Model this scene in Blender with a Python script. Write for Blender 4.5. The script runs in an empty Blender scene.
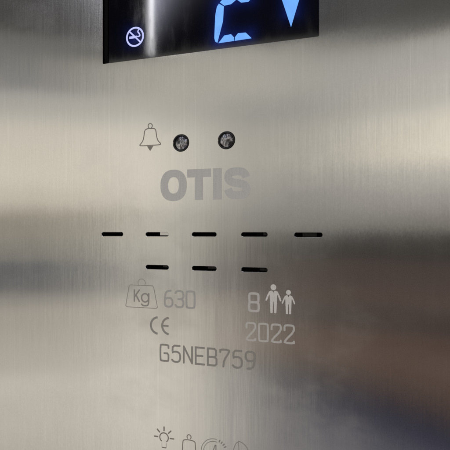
import bpy, bmesh, math, random
from mathutils import Vector
random.seed(7)
sc = bpy.context.scene
COL = sc.collection
MM = 0.001
R = math.radians

# ------------------------------------------------------------------ camera
H = 0.220                       # lens stands 22 cm in front of the panel
cam_d = bpy.data.cameras.new('camera')
cam_d.sensor_fit = 'HORIZONTAL'; cam_d.sensor_width = 36; cam_d.lens = 36.0
cam_d.clip_start = 0.005; cam_d.clip_end = 100
cam_d.shift_y = 6/450
cam = bpy.data.objects.new('camera', cam_d); COL.objects.link(cam)
cam.location = (0, -H, 0); cam.rotation_euler = (R(90), 0, R(17.5))
sc.camera = cam

# ------------------------------------------------------------------ node helpers
class S:
    """A socket (or number) one can do arithmetic on; builds Math nodes."""
    def __init__(s, nt, v): s.nt, s.v = nt, v
    def _op(s, op, *a, clamp=False):
        n = s.nt.nodes.new('ShaderNodeMath'); n.operation = op; n.use_clamp = clamp
        for i, x in enumerate((s,)+a):
            x = x.v if isinstance(x, S) else x
            if isinstance(x, (int, float)): n.inputs[i].default_value = x
            else: s.nt.links.new(x, n.inputs[i])
        return S(s.nt, n.outputs[0])
    def __add__(s, o): return s._op('ADD', o)
    def __sub__(s, o): return s._op('SUBTRACT', o)
    def __mul__(s, o): return s._op('MULTIPLY', o)
    def __truediv__(s, o): return s._op('DIVIDE', o)
    def max(s, o): return s._op('MAXIMUM', o)
    def min(s, o): return s._op('MINIMUM', o)
    def exp(s): return s._op('EXPONENT')
    def sst(s, a, b):
        n = s.nt.nodes.new('ShaderNodeMapRange'); n.interpolation_type = 'SMOOTHSTEP'; n.clamp = True
        s.nt.links.new(s.v, n.inputs[0]); n.inputs[1].default_value = a; n.inputs[2].default_value = b
        n.inputs[3].default_value = 0; n.inputs[4].default_value = 1
        if a > b:
            n.inputs[1].default_value = b; n.inputs[2].default_value = a
            n.inputs[3].default_value = 1; n.inputs[4].default_value = 0
        return S(s.nt, n.outputs[0])

def lin(c):
    c = c/255
    return c/12.92 if c <= .04045 else ((c+.055)/1.055)**2.4

def mixc(nt, f, a, b, mode='MIX'):
    n = nt.nodes.new('ShaderNodeMix'); n.data_type = 'RGBA'; n.blend_type = mode; n.clamp_factor = True
    for sock, x in ((n.inputs[0], f), (n.inputs[6], a), (n.inputs[7], b)):
        x = x.v if isinstance(x, S) else x
        if isinstance(x, (int, float)): sock.default_value = x
        elif isinstance(x, tuple): sock.default_value = x if len(x) == 4 else (*x, 1)
        else: nt.links.new(x, sock)
    return n.outputs[2]

def combine(nt, x, y, z):
    n = nt.nodes.new('ShaderNodeCombineXYZ')
    for i, q in enumerate((x, y, z)):
        q = q.v if isinstance(q, S) else q
        if isinstance(q, (int, float)): n.inputs[i].default_value = q
        else: nt.links.new(q, n.inputs[i])
    return n.outputs[0]

def noise(nt, vec, scale, detail=2.0, rough=.5):
    n = nt.nodes.new('ShaderNodeTexNoise'); n.inputs['Scale'].default_value = scale
    n.inputs['Detail'].default_value = detail; n.inputs['Roughness'].default_value = rough
    nt.links.new(vec, n.inputs['Vector'])
    return S(nt, n.outputs[0])

def ramp(nt, fac, lo, hi, stops, gain=1.0, interp='EASE'):
    """stops: (value, (r,g,b) sRGB 0-255)"""
    f = (fac - lo) / (hi - lo)
    n = nt.nodes.new('ShaderNodeValToRGB'); n.color_ramp.interpolation = interp
    nt.links.new(f.v, n.inputs[0])
    st = sorted(stops)
    e = n.color_ramp.elements
    while len(e) < len(st): e.new(.5)
    for k, (v, c) in enumerate(st):
        e[k].position = (v-lo)/(hi-lo)
        e[k].color = tuple(lin(q)*gain for q in c) + (1,)
    return n.outputs[0]

# ------------------------------------------------------------------ world: bands painted as the lift car's reflection in the steel
w = bpy.data.worlds.new('World'); sc.world = w; w.use_nodes = True
nt = w.node_tree; nt.nodes.clear()
tc = nt.nodes.new('ShaderNodeTexCoord')
sep = nt.nodes.new('ShaderNodeSeparateXYZ'); nt.links.new(tc.outputs['Generated'], sep.inputs[0])
dx, dy, dz = (S(nt, sep.outputs[i]) for i in range(3))
front = (dy*-1.0).max(.12)
ex = dx/front*220.0             # position on the opposite side of the car, in mm per 220 mm of distance
ez = dz/front*220.0
nv = combine(nt, ex*.006, ez*.02, 0)
wob = noise(nt, nv, 1.0, 2.0) - .5
ezw = ez + wob*5.0
GAIN = 1.0
left = [(-160,(160,154,145)),(-112,(180,174,164)),(-92,(184,178,168)),(-83,(166,160,150)),(-50,(152,146,136)),(-42,(130,125,119)),
        (-36,(88,88,90)),(-22,(86,87,90)),(-17,(116,113,107)),(-2,(130,124,113)),(8,(134,127,114)),(20,(184,177,162)),
        (34,(198,190,175)),(58,(194,187,173)),(78,(164,161,154)),(84,(158,156,152)),(88,(120,119,119)),(112,(106,105,103)),
        (120,(104,102,99)),(125,(60,58,55)),(165,(56,54,51))]
right = [(-125,(96,94,100)),(-108,(80,80,90)),(-100,(60,60,74)),(-90,(22,26,52)),(-83,(26,27,42)),(-76,(66,50,44)),(-62,(82,62,53)),(-48,(74,57,50)),
         (-44,(58,49,46)),(-39,(62,52,48)),(-32,(74,60,54)),(-18,(68,56,51)),(-9,(50,46,44)),(-3,(50,48,46)),(3,(118,114,108)),
         (14,(150,145,139)),(24,(176,171,163)),(36,(218,210,192)),(48,(214,207,191)),(60,(186,182,174)),(78,(174,171,166)),
         (86,(160,157,152)),(90,(80,78,74)),(100,(66,64,61)),(140,(56,54,52))]
cl = ramp(nt, ezw*((ex+213.0).min(150.0).max(-60.0)*.0017 + 1.0), -170, 170, left, GAIN)
lean = (ex-20.0).max(-90.0).min(60.0)
cr = ramp(nt, ezw*(lean*-.001 + 1.0) + lean*ez.sst(-45, -75)*.20, -170, 170, right, GAIN)
low = ez.sst(14, -6)
edge = ex.sst(-90, -34)*low + ex.sst(-110, 10)*(low*-1.0 + 1.0)
c = mixc(nt, edge, cl, cr)
# upper middle of the car is greyer and darker than its two sides
mid = ex.sst(-120, -70) * ex.sst(30, -30) * ez.sst(-12, 10)
c = mixc(nt, mid*.76, c, tuple(lin(q) for q in (120, 120, 118)))
# upright glow painted in to brighten the steel left of centre
bright_band = ex.sst(-150, -112) * ex.sst(-66, -104) * ez.sst(94, 40)
c = mixc(nt, bright_band*.72, c, tuple(lin(q) for q in (228, 222, 208)))
# pale strip painted in to brighten the steel just under the display
pale_strip = ex.sst(-165, -128) * ex.sst(0, -55) * ez.sst(58, 74) * ez.sst(96, 93.5)
c = mixc(nt, pale_strip*.8, c, tuple(lin(q) for q in (176, 172, 161)))
# darkness painted in for the reflected phone, keeps the display black
top_dark = ex.sst(-165, -140) * ex.sst(5, -25) * ez.sst(93, 96.5)
c = mixc(nt, top_dark*.95, c, (.006, .006, .010))
# soft glare painted in beside the tube's streak, fading to the right
g = ((ex+110.5)*-1.0/((ez-94.0).max(0.0)*.20 + 2.2)).exp().min(1.0) * ex.sst(-113.5, -110.5) * ez.sst(92, 135)
c = mixc(nt, g, c, (2.3, 2.35, 3.0), 'ADD')
# behind the panel nothing but dim air
c = mixc(nt, dy.sst(-.10, .05), c, (.12, .115, .11))
sat = nt.nodes.new('ShaderNodeHueSaturation'); sat.inputs['Saturation'].default_value = .85; nt.links.new(c, sat.inputs['Color'])
bg = nt.nodes.new('ShaderNodeBackground'); nt.links.new(sat.outputs[0], bg.inputs[0]); bg.inputs[1].default_value = 1.75
out = nt.nodes.new('ShaderNodeOutputWorld'); nt.links.new(bg.outputs[0], out.inputs[0])

# the lit tube in the car whose reflection streaks the display
def mirror(xm, zm, dist):       # where a lamp must hang to be mirrored at panel point (xm, zm) mm
    k = (H+dist)/H
    return Vector((xm*MM*k, -dist, zm*MM*k))
ld = bpy.data.lights.new('tube_lamp', 'AREA'); ld.shape = 'RECTANGLE'
D = 1.2; k = (H+D)/H
ld.size = 3.4*MM*k; ld.size_y = 100*MM*k; ld.energy = .36; ld.color = (1, .99, 1)
lo = bpy.data.objects.new('tube_lamp', ld); COL.objects.link(lo)
lo.location = mirror(-111.6, 145.5, D); lo.rotation_euler = (R(90), 0, R(180))
lo.rotation_euler = (R(90), R(0), 0)

# ------------------------------------------------------------------ materials
def mat(name):
    m = bpy.data.materials.new(name); m.use_nodes = True
    return m, m.node_tree, m.node_tree.nodes['Principled BSDF']
def objc(nt):
    t = nt.nodes.new('ShaderNodeTexCoord'); s = nt.nodes.new('ShaderNodeSeparateXYZ')
    nt.links.new(t.outputs['Object'], s.inputs[0])
    return [S(nt, s.outputs[i]) for i in range(3)], t.outputs['Object']

def brushed_steel():
    m, nt, b = mat('brushed_steel')
    (x, y, z), oc = objc(nt)
    fine = noise(nt, combine(nt, x*3600, 0, z*55), 1.0, 2.0, .6)
    coarse = noise(nt, combine(nt, x*900, 3.1, z*14), 1.0, 2.0, .6)
    broad = noise(nt, combine(nt, x*90, 7.7, z*9), 1.0, 2.0, .5)
    grit = noise(nt, combine(nt, x*1300, 1.7, z*700), 1.0, 2.0, .6)
    handle = noise(nt, combine(nt, x*40, 5.2, z*30), 1.0, 3.0, .55)
    hair = noise(nt, combine(nt, x*1700, 9.3, z*9), 1.0, 1.0, .5).sst(.62, .78)
    v = (fine-.5)*.16 + (coarse-.5)*.05 + (grit-.5)*.09 + (handle-.5)*.06 + hair*.07 + 1.0
    col = mixc(nt, 1.0, (.600, .592, .572), combine(nt, v, v, v), 'MULTIPLY')
    nt.links.new(col, b.inputs['Base Color'])
    b.inputs['Metallic'].default_value = 1
    smear = noise(nt, combine(nt, x*22, 4.4, z*34), 1.0, 4.0, .6).sst(.45, .75)
    r = (coarse-.5)*.02 + (handle-.5)*.04 + smear*.045 + .138
    nt.links.new(r.v, b.inputs['Roughness'])
    b.inputs['Anisotropic'].default_value = 1.0
    nt.links.new(combine(nt, 1.0, 0.0, 0.0), b.inputs['Tangent'])
    tx = (fine-.5)*.06 + (coarse-.5)*.03 + (broad-.5)*.02 + (grit-.5)*.015
    tz = (grit-.5)*.007 + (handle-.5)*.007
    nrm = nt.nodes.new('ShaderNodeVectorMath'); nrm.operation = 'NORMALIZE'
    nt.links.new(combine(nt, tx, -1.0, tz), nrm.inputs[0])
    geo = nt.nodes.new('ShaderNodeNewGeometry')
    # only the flat face is brushed; the cut edges keep their own normals
    gs = nt.nodes.new('ShaderNodeSeparateXYZ'); nt.links.new(geo.outputs['Normal'], gs.inputs[0])
    flat = (S(nt, gs.outputs[1])*-1.0).sst(.97, .99)
    mv = nt.nodes.new('ShaderNodeMix'); mv.data_type = 'VECTOR'
    nt.links.new(flat.v, mv.inputs[0]); nt.links.new(geo.outputs['Normal'], mv.inputs[4]); nt.links.new(nrm.outputs[0], mv.inputs[5])
    nt.links.new(mv.outputs[1], b.inputs['Normal'])
    return m

def etched(name, base, rough=.62):
    m, nt, b = mat(name)
    (x, y, z), oc = objc(nt)
    f = noise(nt, combine(nt, x*2600, 0, z*1500), 1.0, 2.0, .6)
    st = noise(nt, combine(nt, x*1500, 2.0, z*60), 1.0, 2.0, .6)
    v = (f-.5)*.16 + (st-.5)*.20 + 1.0
    nt.links.new(mixc(nt, 1.0, base, combine(nt, v, v, v), 'MULTIPLY'), b.inputs['Base Color'])
    b.inputs['Metallic'].default_value = 1; b.inputs['Roughness'].default_value = rough
    return m

def plain(name, col, rough=.5, metal=0.0, spec=.5, var=.2, scale=900):
    m, nt, b = mat(name)
    (x, y, z), oc = objc(nt)
    f = noise(nt, oc, scale, 3.0, .6)
    v = (f-.5)*(2*var) + 1.0
    nt.links.new(mixc(nt, 1.0, col, combine(nt, v, v, v), 'MULTIPLY'), b.inputs['Base Color'])
    b.inputs['Roughness'].default_value = rough; b.inputs['Metallic'].default_value = metal
    b.inputs['Specular IOR Level'].default_value = spec
    return m

def glow(name, col, strength, edge=None):
    m, nt, b = mat(name)
    b.inputs['Base Color'].default_value = (.01, .012, .02, 1); b.inputs['Roughness'].default_value = .3
    (x, y, z), oc = objc(nt)
    f = noise(nt, oc, 260, 2.0)
    v = (f-.5)*.35 + 1.0
    nt.links.new(mixc(nt, 1.0, col, combine(nt, v, v, v), 'MULTIPLY'), b.inputs['Emission Color'])
    b.inputs['Emission Strength'].default_value = strength
    return m

STEEL = brushed_steel()
ETCH = etched('etched_steel', (.72, .715, .705))
PALE = etched('etched_pale', (.72, .71, .69), .62)
LINE = etched('etched_line', (.36, .335, .31), .6)
FAINT = etched('etched_faint_line', (.42, .405, .385), .6)
BLACK = plain('black_plastic', (.006, .006, .006), .45, var=.4)
def glass_mat():
    m, nt, b = mat('display_glass')
    (x, y, z), oc = objc(nt)
    f = noise(nt, oc, 55, 4.0, .6)
    smear = noise(nt, combine(nt, x*160, 0, z*45), 1.0, 3.0, .6).sst(.42, .8)
    b.inputs['Base Color'].default_value = (.0012, .0014, .004, 1)
    b.inputs['IOR'].default_value = 1.85
    nt.links.new((smear*.05 + .05).v, b.inputs['Roughness'])
    # backlight that seeps round the lit segments of the panel
    tot = None
    for cx, cz, hx, hz in ((-72.6, 108, 1.6, 10), (-64.8, 99.2, 8.5, 1.4), (-64, 118.4, 8, 1.6), (-35.7, 121, 2.6, 14), (-121.9, 107, 2.5, 2.5)):
        ax = ((x*1000.0-cx)._op('ABSOLUTE')-hx).max(0.0); az = ((z*1000.0-cz)._op('ABSOLUTE')-hz).max(0.0)
        g = (((ax*ax+az*az)._op('SQRT'))*-.42).exp()
        tot = g if tot is None else tot+g
    tot = tot*((f-.5)*.9 + 1.0)
    nt.links.new(mixc(nt, 1.0, (.0022, .007, .070), combine(nt, tot, tot, tot), 'MULTIPLY'), b.inputs['Emission Color'])
    b.inputs['Emission Strength'].default_value = 1.0
    return m
GLASS = glass_mat()
GASKET = plain('black_gasket', (.004, .004, .004), .8, spec=.1)
RINGM = plain('black_bezel', (.004, .004, .004), .3)
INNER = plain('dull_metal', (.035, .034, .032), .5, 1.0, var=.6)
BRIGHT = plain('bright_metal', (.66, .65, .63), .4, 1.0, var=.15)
BLUE = glow('lit_segment', (.15, .40, 1.0), 1.06)
RIM = glow('lit_segment_rim', (.34, .58, 1.0), 1.0)
WHITE = glow('lit_symbol', (.53, .57, 1.0), 1.0)

def lens_mat():
    m, nt, b = mat('smoked_lens')
    (x, y, z), oc = objc(nt)
    st = noise(nt, combine(nt, x*480, y*300, z*300), 1.0, 1.0, .5)
    f = st.sst(.38, .64)
    nt.links.new(mixc(nt, f, (.09, .09, .095), (.44, .44, .46)), b.inputs['Base Color'])  # paler mottling in the lens colour stands for glints
    b.inputs['Roughness'].default_value = .16; b.inputs['Metallic'].default_value = .75
    b.inputs['Coat Weight'].default_value = .6; b.inputs['Coat Roughness'].default_value = .05
    bp = nt.nodes.new('ShaderNodeBump'); bp.inputs['Strength'].default_value = .9; bp.inputs['Distance'].default_value = .0012
    nt.links.new(st.v, bp.inputs['Height']); nt.links.new(bp.outputs[0], b.inputs['Normal'])
    return m
LENS = lens_mat()

# ------------------------------------------------------------------ mesh helpers (x right, z up, y away from the viewer; mm)
def link(name, bm, material, parent=None, label=None, smooth=False):
    me = bpy.data.meshes.new(name)
    bmesh.ops.recalc_face_normals(bm, faces=bm.faces) if smooth else None
    bm.to_mesh(me); bm.free()
    for m in (material if isinstance(material, (list, tuple)) else [material]): me.materials.append(m)
    if smooth:
        for p in me.polygons: p.use_smooth = True
    o = bpy.data.objects.new(name, me); COL.objects.link(o)
    if parent: o.parent = parent
    if label: o['label'] = label
    return o

def V(bm, x, y, z): return bm.verts.new((x*MM, y*MM, z*MM))

def face_front(bm, vs, mi=0):
    f = bm.faces.new(vs); f.normal_update()
    if f.normal.y > 0: f.normal_flip()
    f.material_index = mi
    return f

def chaikin(p, n=1, closed=False):
    for _ in range(n):
        q = []
        L = len(p)
        rng = range(L) if closed else range(L-1)
        if not closed: q.append(p[0])
        for i in rng:
            a, b = p[i], p[(i+1) % L]
            q.append((a[0]*.75+b[0]*.25, a[1]*.75+b[1]*.25)); q.append((a[0]*.25+b[0]*.75, a[1]*.25+b[1]*.75))
        if not closed: q.append(p[-1])
        p = q
    return p

def arc(cx, cz, r, a0, a1, n=24, rz=None):
    rz = rz or r
    return [(cx+r*math.cos(R(a0+(a1-a0)*i/n)), cz+rz*math.sin(R(a0+(a1-a0)*i/n))) for i in range(n+1)]

class Marks:
    """Flat etched strokes; each stroke a hair (4 microns) proud of the one before."""
    def __init__(s, y=-.02): s.bm = bmesh.new(); s.y = y
    def _next(s): s.y -= .004; return s.y
    def stroke(s, p, wd, closed=False, cap=True):
        y = s._next(); n = len(p); Lp, Rp = [], []
        p = [Vector(q) for q in p]
        for i in range(n):
            a = p[i-1] if (i > 0 or closed) else None
            b = p[(i+1) % n] if (i < n-1 or closed) else None
            d1 = (p[i]-a).normalized() if a is not None else None
            d2 = (b-p[i]).normalized() if b is not None else None
            d1 = d1 or d2; d2 = d2 or d1
            t = (d1+d2)
            t = t.normalized() if t.length > 1e-6 else d1
            nn = Vector((-t.y, t.x)); c = max(.45, nn.dot(Vector((-d1.y, d1.x))))
            Lp.append(p[i]+nn*wd/2/c); Rp.append(p[i]-nn*wd/2/c)
        vl = [V(s.bm, q.x, y, q.y) for q in Lp]; vr = [V(s.bm, q.x, y, q.y) for q in Rp]
        for i in range(n if closed else n-1):
            j = (i+1) % n
            face_front(s.bm, (vl[i], vl[j], vr[j], vr[i]))
        if cap and not closed:
            for (c0, d, va, vb) in ((p[0], p[0]-p[1], vl[0], vr[0]), (p[-1], p[-1]-p[-2], vr[-1], vl[-1])):
                d = d.normalized(); nn = Vector((-d.y, d.x))
                sgn = 1 if nn.dot(Vector((va.co.x, va.co.z))/MM-c0) > 0 else -1
                ring = [va]
                for k in range(1, 6):
                    a = math.pi*k/6
                    q = c0 + (nn*sgn*math.cos(a) + d*math.sin(a))*wd/2
                    ring.append(V(s.bm, q.x, y, q.y))
                ring.append(vb)
                face_front(s.bm, ring)
        return s
    def poly(s, p):
        y = s._next(); face_front(s.bm, [V(s.bm, q[0], y, q[1]) for q in p]); return s
    def ring(s, outer, inner):
        y = s._next(); a = [V(s.bm, q[0], y, q[1]) for q in outer]; b = [V(s.bm, q[0], y, q[1]) for q in inner]
        n = len(a)
        for i in range(n): face_front(s.bm, (a[i], a[(i+1) % n], b[(i+1) % n], b[i]))
        return s
    def build(s, name, m, parent, label=None): return link(name, s.bm, m, parent, label)

# ------------------------------------------------------------------ the panel
panel = bpy.data.objects.new('elevator_panel', None); COL.objects.link(panel)
panel.location = (0, 0, 0); panel.empty_display_size = .05
panel['label'] = 'brushed stainless steel lift control panel with black display, slots and etched symbols'
panel['category'] = 'control panel'

DISP = (-141.2, 93.7, -22.0, 170.0)     # x0 z0 x1 z1
SLOT_X = [-135.2, -107.7, -80.8, -54.0, -27.1]
SLOTS = [(x, -1.75) for x in SLOT_X] + [(x, -19.5) for x in SLOT_X[1:4]]
SLOTS[4] = (-27.1, -1.85)
SW, SH = 13.5, 2.15
LAMPS = [(-93.8, 46.6), (-68.6, 46.5)]
LR = 4.5

def slot_loop(cx, cz, g=0.0):
    r = SH/2+g; hx = SW/2-SH/2
    return arc(cx+hx, cz, r, -90, 90, 10) + arc(cx-hx, cz, r, 90, 270, 10)
def rect_loop(x0, z0, x1, z1, r, g=0.0):
    x0 -= g; z0 -= g; x1 += g; z1 += g; r += g
    return (arc(x1-r, z0+r, r, -90, 0, 5)+arc(x1-r, z1-r, r, 0, 90, 5)+arc(x0+r, z1-r, r, 90, 180, 5)+arc(x0+r, z0+r, r, 180, 270, 5))
def circ_loop(cx, cz, r, n=48): return arc(cx, cz, r, 0, 360-360/n, n-1)

def plate():
    bm = bmesh.new()
    loops = [(rect_loop(*DISP, .6, .12), rect_loop(*DISP, .6))]
    loops += [(slot_loop(*q, .16), slot_loop(*q)) for q in SLOTS]
    loops += [(circ_loop(*q, LR+.2), circ_loop(*q, LR)) for q in LAMPS]
    edges = []
    outer = [(-330, -260), (150, -260), (150, 260), (-330, 260)]
    ov = [V(bm, x, 0, z) for x, z in outer]
    edges += [bm.edges.new((ov[i], ov[(i+1) % 4])) for i in range(4)]
    bev = []
    for big, small in loops:
        a = [V(bm, x, 0, z) for x, z in big]
        edges += [bm.edges.new((a[i], a[(i+1) % len(a)])) for i in range(len(a))]
        bev.append((a, small))
    bmesh.ops.triangle_fill(bm, use_beauty=True, use_dissolve=False, edges=edges, normal=(0, -1, 0))
    for f in bm.faces:
        f.normal_update()
        if f.normal.y > 0: f.normal_flip()
    cen = lambda q: sum((v.co for v in q), Vector())/len(q)
    for a, small in bev:                    # eased edge, then the cut wall through the sheet
        b = [V(bm, x, .16, z) for x, z in small]; d = [V(bm, x, 1.6, z) for x, z in small]
        n = len(a); c0 = cen(a)
        for p, q in ((a, b), (b, d)):
            for i in range(n):
                f = bm.faces.new((p[i], p[(i+1) % n], q[(i+1) % n], q[i])); f.normal_update()
                if f.normal.dot(c0-f.calc_center_median()) < 0: f.normal_flip()
    e = [V(bm, x, 1.6, z) for x, z in outer]
    for i in range(4):
        f = bm.faces.new((ov[i], ov[(i+1) % 4], e[(i+1) % 4], e[i])); f.normal_update()
        if f.normal.dot(f.calc_center_median()-Vector((-.09, 0, 0))) < 0: f.normal_flip()
    return bm
link('faceplate', plate(), STEEL, panel)

def prism(loop, y0, y1, material_front=0):
    bm = bmesh.new()
    a = [V(bm, x, y0, z) for x, z in loop]; b = [V(bm, x, y1, z) for x, z in loop]
    bm.faces.new(a); bm.faces.new(b[::-1])
    n = len(a)
    for i in range(n): bm.faces.new((a[i], b[i], b[(i+1) % n], a[(i+1) % n]))
    bmesh.ops.recalc_face_normals(bm, faces=bm.faces)
    return bm

# ---- display
x0, z0, x1, z1 = DISP
disp = link('display', prism(rect_loop(x0-1, z0-1, x1+1, z1+1, .6), 1.62, 4.0), GLASS, panel, 'glossy black display window with lit blue digit and arrow')
gk = bmesh.new()
bmesh.ops.create_cube(gk, size=1)
for v in gk.verts: v.co = Vector(((x0+1.3+v.co.x*2.4)*MM, (1.3+v.co.y*.5)*MM, ((z0+z1)/2+v.co.z*(z1-z0-.2))*MM))
link('gasket', gk, GASKET, disp)

YD = 1.60
def lit(polys, parent, name, lab=None, rim=.42):
    m = Marks(YD-.01)
    for p in polys: m.poly(p)
    o = m.build(name, BLUE, parent, lab)
    return o
MIDZ = 118.4
half = [[(-73.5, 97.4), (-70.3, 101.0), (-66.6, 101.2), (-65.0, 99.3), (-64.95, 97.5)],
        [(-64.65, 97.5), (-64.6, 99.3), (-62.9, 101.2), (-58.8, 101.0), (-55.7, 97.7)]]
lowleft = [(-73.2, 117.9), (-70.5, 116.1), (-70.9, 108.6), (-74.0, 97.7), (-75.2, 98.4), (-75.7, 100.4), (-75.2, 112), (-74.3, 116.4)]
midseg = [[(-72.7, 118.5), (-70.3, 116.4), (-66.6, 116.6), (-63.9, 118.4), (-66.4, 120.4), (-70.3, 120.5)],
          [(-63.4, 118.4), (-61.2, 116.6), (-57.4, 116.4), (-55.3, 118.4), (-57.4, 120.5), (-61.2, 120.4)]]
mirz = lambda p: [(x, 2*MIDZ-z) for x, z in p]
rot = lambda p: [(-129.6-x, 2*MIDZ-z) for x, z in p]
digit_polys = half + [lowleft] + midseg + [mirz(h) for h in half] + [rot(lowleft)]
arrow_poly = [(-35.7, 100.6), (-27.8, 126), (-33.4, 126), (-33.4, 146), (-38.0, 146), (-38.0, 126), (-43.8, 126)]
dg = lit(digit_polys, disp, 'digit', 'lit blue segmented digit 2')
ar = lit([arrow_poly], disp, 'arrow', 'lit blue arrow pointing down')
ns = Marks(YD-.01)
NX, NZ = -121.9, 107.0
ns.ring([(NX+5.5*math.cos(R(a)), NZ+5.5*math.sin(R(a))) for a in range(0, 360, 6)],
        [(NX+4.5*math.cos(R(a)), NZ+4.5*math.sin(R(a))) for a in range(0, 360, 6)])
ns.stroke([(NX-3.5, NZ+3.4), (NX+3.6, NZ-3.5)], .85, cap=False)
ns.poly([(NX-3.5, NZ-.75), (NX+1.2, NZ-.75), (NX+1.2, NZ+.55), (NX-3.5, NZ+.55)])
ns.stroke(chaikin([(NX+1.6, NZ-.1), (NX+3.2, NZ+.1), (NX+2.6, NZ+1.6), (NX+1.6, NZ+2.6), (NX+2.4, NZ+3.9)], 2), .75)
ns.build('no_smoking_symbol', WHITE, disp, 'small lit no smoking symbol')

# ---- two alarm indicator lamps: black ring, domed smoked lens
def lathe(prof, n=48):
    bm = bmesh.new(); rings = []
    for r, y in prof:
        rings.append([V(bm, r*math.cos(2*math.pi*i/n), y, r*math.sin(2*math.pi*i/n)) for i in range(n)] if r > 1e-6 else [V(bm, 0, y, 0)])
    for a, b in zip(rings, rings[1:]):
        for i in range(n):
            j = (i+1) % n
            if len(b) == 1: bm.faces.new((a[i], a[j], b[0]))
            else: bm.faces.new((a[i], a[j], b[j], b[i]))
    bmesh.ops.recalc_face_normals(bm, faces=bm.faces)
    return bm
ring_prof = [(LR-.02, 3.0), (LR-.02, .3), (LR-.10, .02), (LR-.25, -.10), (LR-.60, -.08), (LR-.78, .10), (LR-.85, 1.2)]
lens_prof = [(LR-.86, 1.2), (LR-.86, .55)] + [((LR-.86)*math.cos(R(a)), .55-.95*math.sin(R(a))) for a in range(10, 90, 10)] + [(0, -.40)]
first = None
for i, (lx, lz) in enumerate(LAMPS):
    if first is None:
        b = link('indicator_lamp', lathe(ring_prof), RINGM, panel, smooth=True)
        l = link('lens', lathe(lens_prof), LENS, b, smooth=True)
        first = (b, l)
    else:
        b = first[0].copy(); COL.objects.link(b); b.parent = panel
        l = first[1].copy(); COL.objects.link(l); l.parent = b
        l.rotation_euler = (0, R(180), 0)
    b.location = (lx*MM, 0, lz*MM)
    b['label'] = ['round smoked indicator lamp beside the bell symbol', 'round smoked indicator lamp farther from the bell symbol'][i]

# ---- eight speaker slots: each a black pocket behind its opening, some with a strip of metal showing inside
def pocket(cx, cz):
    bm = bmesh.new()
    lp = slot_loop(0, 0, .35)
    a = [V(bm, x, 1.62, z) for x, z in lp]; b = [V(bm, x, 7.0, z) for x, z in lp]
    n = len(a)
    for i in range(n): bm.faces.new((a[i], a[(i+1) % n], b[(i+1) % n], b[i]))
    bm.faces.new(b)
    return bm
base = None
baffle = {1: (1.7, 6.9, .25, 1.3, -.55), 3: (4.3, 5.9, 1.9, .9, -.4), 4: (-3.0, 3.8, 2.3, .9, -.9), 5: (2.6, 6.3, 2.0, .9, -.1), 6: (1.4, 6.3, 2.1, .8, -.2), 7: (2, 6, 3.6, .6, -.6)}
for i, (cx, cz) in enumerate(SLOTS):
    if base is None:
        o = base = link('speaker_slot', pocket(0, 0), GASKET, panel)
    else:
        o = base.copy(); COL.objects.link(o); o.parent = panel
    o.location = (cx*MM, 0, cz*MM)
    if i in baffle:
        bx0, bx1, y0, zt, zb = baffle[i]
        bm = bmesh.new(); bmesh.ops.create_cube(bm, size=1)
        for v in bm.verts:
            v.co = Vector(((bx0 if v.co.x < 0 else bx1)*MM, (y0 if v.co.y < 0 else y0+.8)*MM, (zb if v.co.z < 0 else zt)*MM))
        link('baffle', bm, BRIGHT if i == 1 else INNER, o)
for i, o in enumerate([q for q in panel.children if q.name.startswith('speaker_slot')]):
    pass

# ---- etched signs
b = Marks(); BX, BZ = -111.8, 0
half_bell = [(0, 55.5), (2.2, 55.4), (3.3, 54.6), (3.6, 52.6), (4.0, 50.0), (4.9, 48.2), (6.2, 47.1), (6.2, 46.3), (0, 46.3)]
prof = half_bell + [(-x, z) for x, z in half_bell[-2:0:-1]]
b.stroke([(BX+x, z) for x, z in chaikin(prof, 2, True)], .52, closed=True)
b.stroke(arc(BX, 56.9, 1.25, -50, 230, 16), .5)
b.poly([(BX-1.9, 45.95), (BX+1.9, 45.95), (BX+.5, 43.9), (BX, 43.3), (BX-.5, 43.9)])
b.build('bell_symbol', LINE, panel)

def superell(cx, cz, rx, rz, p=2.35, n=64):
    out = []
    for i in range(n):
        a = 2*math.pi*i/n; c, s = math.cos(a), math.sin(a)
        out.append((cx+rx*math.copysign(abs(c)**(2/p), c), cz+rz*math.copysign(abs(s)**(2/p), s)))
    return out
lg = Marks()
lg.ring(superell(-98.1, 24.25, 7.6, 8.35), superell(-98.1, 24.25, 3.1, 4.35))
lg.poly([(-90.3, 28.1), (-77.0, 28.1), (-77.0, 32.4), (-90.3, 32.4)])
lg.poly([(-85.9, 16.2), (-81.4, 16.2), (-81.4, 28.2), (-85.9, 28.2)])
lg.poly([(-75.9, 16.2), (-71.1, 16.2), (-71.1, 32.4), (-75.9, 32.4)])
sp = [(4.6, 2.9), (4.0, 4.9), (2.2, 6.0), (-1.4, 6.1), (-4.4, 5.5), (-5.0, 2.6), (-3.4, .7), (0, .1), (3.6, -.6), (5.0, -2.5), (4.4, -5.5), (1.4, -6.1), (-2.4, -6.0), (-4.2, -4.9), (-4.9, -2.9)]
lg.stroke([(-62.9+x, 24.3+z) for x, z in chaikin(sp, 3)], 4.1, cap=False)
lg.build('etched_logo', ETCH, panel)

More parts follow.
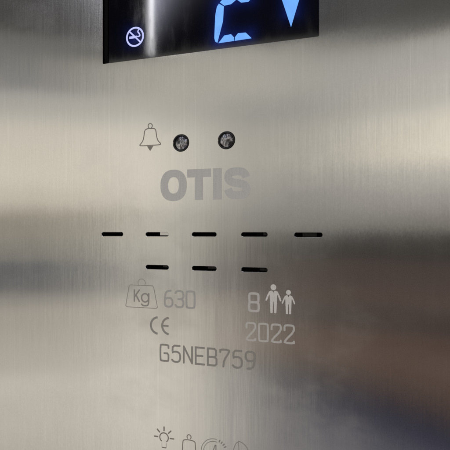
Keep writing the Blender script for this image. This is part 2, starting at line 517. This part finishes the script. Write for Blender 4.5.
# engraver's single-line lettering
def glyph(ch, w, h):
    m = h/2
    nine = [(w*.22, 0), (w-1.3, .3), (w-.2, 2.6), (w, h-1.2), (w-1.1, h), (1.1, h), (0, h-1.1), (0, m+.8), (1.1, m-.4), (w-1.2, m-.4), (w-.1, m+.7)]
    G = {
     'G': [[(w, h*.82), (w, h-.5), (w-.5, h), (.5, h), (0, h-.5), (0, .5), (.5, 0), (w-.5, 0), (w, .5), (w, m-.2), (w*.48, m-.2)]],
     '5': [[(w-.3, h), (.4, h), (.25, m+.6), (1.2, m+1.1), (w-1.3, m+1.1), (w, m-.1), (w, 1.2), (w-1.2, 0), (1.1, 0), (0, 1.0)]],
     'N': [[(0, 0), (0, h)], [(0, h), (w, 0)], [(w, 0), (w, h)]],
     'E': [[(w, h), (0, h), (0, 0), (w, 0)], [(0, m), (w*.8, m)]],
     '7': [[(0, h-1.4), (0, h), (w, h), (w, h-1.3), (w*.42, h*.36), (w*.36, 0)]],
     '9': [nine[:9], nine[8:]], '6': [[(w-x, h-z) for x, z in q] for q in (nine[:9], nine[8:])],
     '3': [[(0, h-1.1), (.9, h), (w-1.1, h), (w, h-1.1), (w, m+1), (w-1, m), (w*.35, m)], [(w-1, m), (w, m-1), (w, 1.1), (w-1.1, 0), (.9, 0), (0, 1.1)]],
     '2': [[(0, h*.72), (0, h-.6), (.6, h), (w-.6, h), (w, h-.6), (w, h*.66), (w*.12, h*.17), (0, 0), (w, 0), (w, .9)]],
     'K': [[(0, 0), (0, h)], [(w, h), (.1, h*.38)], [(w*.34, h*.56), (w, 0)]],
    }
    C = {'0': [[(.6, 0), (w-.6, 0), (w, .6), (w, h-.6), (w-.6, h), (.6, h), (0, h-.6), (0, .6)]],
         'B': [[(0, 0), (0, h), (w-1.1, h), (w-.3, h-.8), (w-.3, m+.9), (w-.9, m), (w, m-.9), (w, .8), (w-.9, 0)]],
         '8': [[(.6, 0), (w-.6, 0), (w, .6), (w, m-.7), (w-.5, m), (w-.1, m+.7), (w-.1, h-.6), (w-.7, h), (.7, h), (.1, h-.6), (.1, m+.7), (.5, m), (0, m-.7), (0, .6)]]}
    extra = {'B': [[(0, m), (w-.9, m)]], '8': [[(.5, m), (w-.5, m)]]}
    return [(s, False) for s in G.get(ch, [])] + [(s, True) for s in C.get(ch, [])] + [(s, False) for s in extra.get(ch, [])]

def lettering(text, x, z, w, h, pitch, wd, name, m=ETCH, lab=None):
    k = Marks()
    for i, ch in enumerate(text):
        for s, closed in glyph(ch, w, h):
            s = s if ch in 'NEKB' else chaikin(s, 1, closed)
            k.stroke([(x+i*pitch+px, z+pz) for px, pz in s], wd, closed)
    return k.build(name, m, panel, lab)

DARK = etched('etched_number', (.43, .42, .40), .62)
SOFT = etched('etched_soft_number', (.57, .565, .555), .62)
lettering('G5NEB759', -105.7, -69.5, 4.7, 8.6, 6.75, 1.0, 'serial_number', DARK)
lettering('630', -103.3, -40.4, 4.6, 8.6, 6.3, 1.02, 'capacity_number', SOFT)
lettering('8', -56.6, -40.2, 4.9, 8.8, 6.5, 1.2, 'occupancy_number', PALE)
lettering('2022', -58.0, -55.0, 4.6, 8.7, 6.45, 1.0, 'year_number', PALE)

ce = Marks()
ce.stroke(arc(-107.0, -50.85, 4.4, 95, 265, 20), 1.15, cap=False)
ce.stroke(arc(-100.3, -50.75, 4.4, 98, 262, 20), 1.15, cap=False)
ce.stroke([(-104.3, -50.75), (-101.0, -50.75)], .95, cap=False)
ce.build('conformity_mark', DARK, panel)

kg = Marks()
trap = [(-123.9, -29.6), (-110.4, -29.6), (-109.7, -30.5), (-107.5, -41.0), (-108.2, -41.7), (-125.9, -41.7), (-126.7, -41.0), (-124.7, -30.5)]
kg.stroke(trap, .36, closed=True)
kg.stroke(arc(-117.0, -28.3, 2.2, -34, 214, 20), .26)
ws = kg.build('weight_symbol', FAINT, panel)
kt = Marks()
for s, c_ in glyph('K', 3.0, 6.2): kt.stroke([(-121.4+x, -38.4+z) for x, z in s], .82)
gx, gz = -114.9, -36.3
kt.stroke([(gx+2.1*math.cos(R(a)), gz+2.25*math.sin(R(a))) for a in range(0, 360, 12)], .8, closed=True)
kt.stroke(chaikin([(gx+2.2, gz+2.3), (gx+2.2, gz-3.2), (gx+1.2, gz-4.3), (gx-1.2, gz-4.3), (gx-2.1, gz-3.5)], 2), .8)
kt.build('unit_lettering', DARK, ws)

def person_mark(cx, top, bottom, name, label):
    hgt = top-bottom; s = hgt/13.9
    k = Marks(); f = lambda x, z: (cx+x*s, bottom+z*s)
    k.poly([f(1.42*math.cos(R(a)), 12.45+1.42*math.sin(R(a))) for a in range(0, 360, 15)])
    k.poly([f(-2.0, 10.3), f(-1.2, 10.8), f(-.5, 10.75), f(0, 9.7), f(.5, 10.75), f(1.2, 10.8), f(2.0, 10.3), f(1.75, 7), f(1.75, 5.6), f(-1.75, 5.6), f(-1.75, 7)])
    k.poly([f(-1.74, 5.62), f(-.12, 5.62), f(-.28, 2.6), f(-.35, 0), f(-1.45, 0), f(-1.6, 2.8)])
    k.poly([f(.12, 5.62), f(1.74, 5.62), f(1.6, 2.8), f(1.45, 0), f(.35, 0), f(.28, 2.6)])
    for q in (-1, 1):
        k.stroke([f(q*1.75, 10.1), f(q*2.7, 8.3), f(q*3.5, 6.2)], .85*s)
    return k.build(name, PERS, panel, label)
PERS = etched('etched_figure', (.90, .89, .87), .66)
person_mark(-44.2, -26.4, -40.7, 'person_symbol', 'larger pale etched figure beside the number 8')
person_mark(-36.7, -28.9, -40.8, 'person_symbol', 'smaller pale etched figure')

# lower row of signs, cut by the picture's edge
lb = Marks(); cx, cz = -103.6, -110.6
lb.stroke(arc(cx, cz, 2.5, 232, -52, 26), .62)
for q in (-1, 1): lb.stroke([(cx+q*1.25, cz-3.0), (cx+q*1.25, cz-5.4)], .22)
for a in (0, 45, 90, 135, 180):
    c_, s_ = math.cos(R(a)), math.sin(R(a)); lb.stroke([(cx+3.7*c_, cz+3.7*s_), (cx+5.6*c_, cz+5.6*s_)], .72)
lb.stroke([(cx-1.1, cz-5.4), (cx+1.1, cz-5.4)], .5)
lb.build('bulb_symbol', LINE, panel)
bg_ = Marks(); cx = -89.2
bg_.stroke(chaikin([(cx-4.1, -122), (cx-3.6, -112), (cx-3.2, -109.9), (cx+3.2, -109.9), (cx+3.6, -112), (cx+4.1, -122)], 2)[:], .5, closed=True)
bg_.stroke(arc(cx, -108.3, 1.15, -45, 225, 16), .48)
bg_.build('bell_symbol', LINE, panel, 'small etched bell with a ring, in the lowest row of signs')
cm = Marks(); cx, cz = -75.2, -114.6
cm.stroke(arc(cx, cz, 7.2, 80, 300, 40), .34)
cm.stroke(arc(cx, cz, 5.9, 75, 300, 40), .3)
for a in (66, 55, 44, 33):
    c_, s_ = math.cos(R(a)), math.sin(R(a)); cm.stroke([(cx+6.6*c_, cz+6.6*s_), (cx+7.5*c_, cz+7.5*s_)], .6)
cm.stroke([(cx-2.4, cz-3.5), (cx+.5, cz+4.0), (cx+.9, cz+4.0), (cx+1.0, cz-3.5)], .5)
cm.build('dial_symbol', FAINT, panel)
fm = Marks()
fm.stroke(chaikin([(-65.2, -113.5), (-64.2, -109), (-62.4, -106.8), (-62.0, -109), (-62.0, -114)], 1), .36)
fm.stroke(arc(-63.0, -113.0, 6.3, 84, -20, 24), .36)
fm.build('fan_symbol', FAINT, panel)

# ------------------------------------------------------------------ render
sc.view_settings.view_transform = 'Standard'; sc.view_settings.look = 'None'
sc.view_settings.exposure = 0; sc.view_settings.gamma = 1
sc.render.engine = 'CYCLES'
sc.cycles.use_denoising = False
sc.cycles.max_bounces = 6
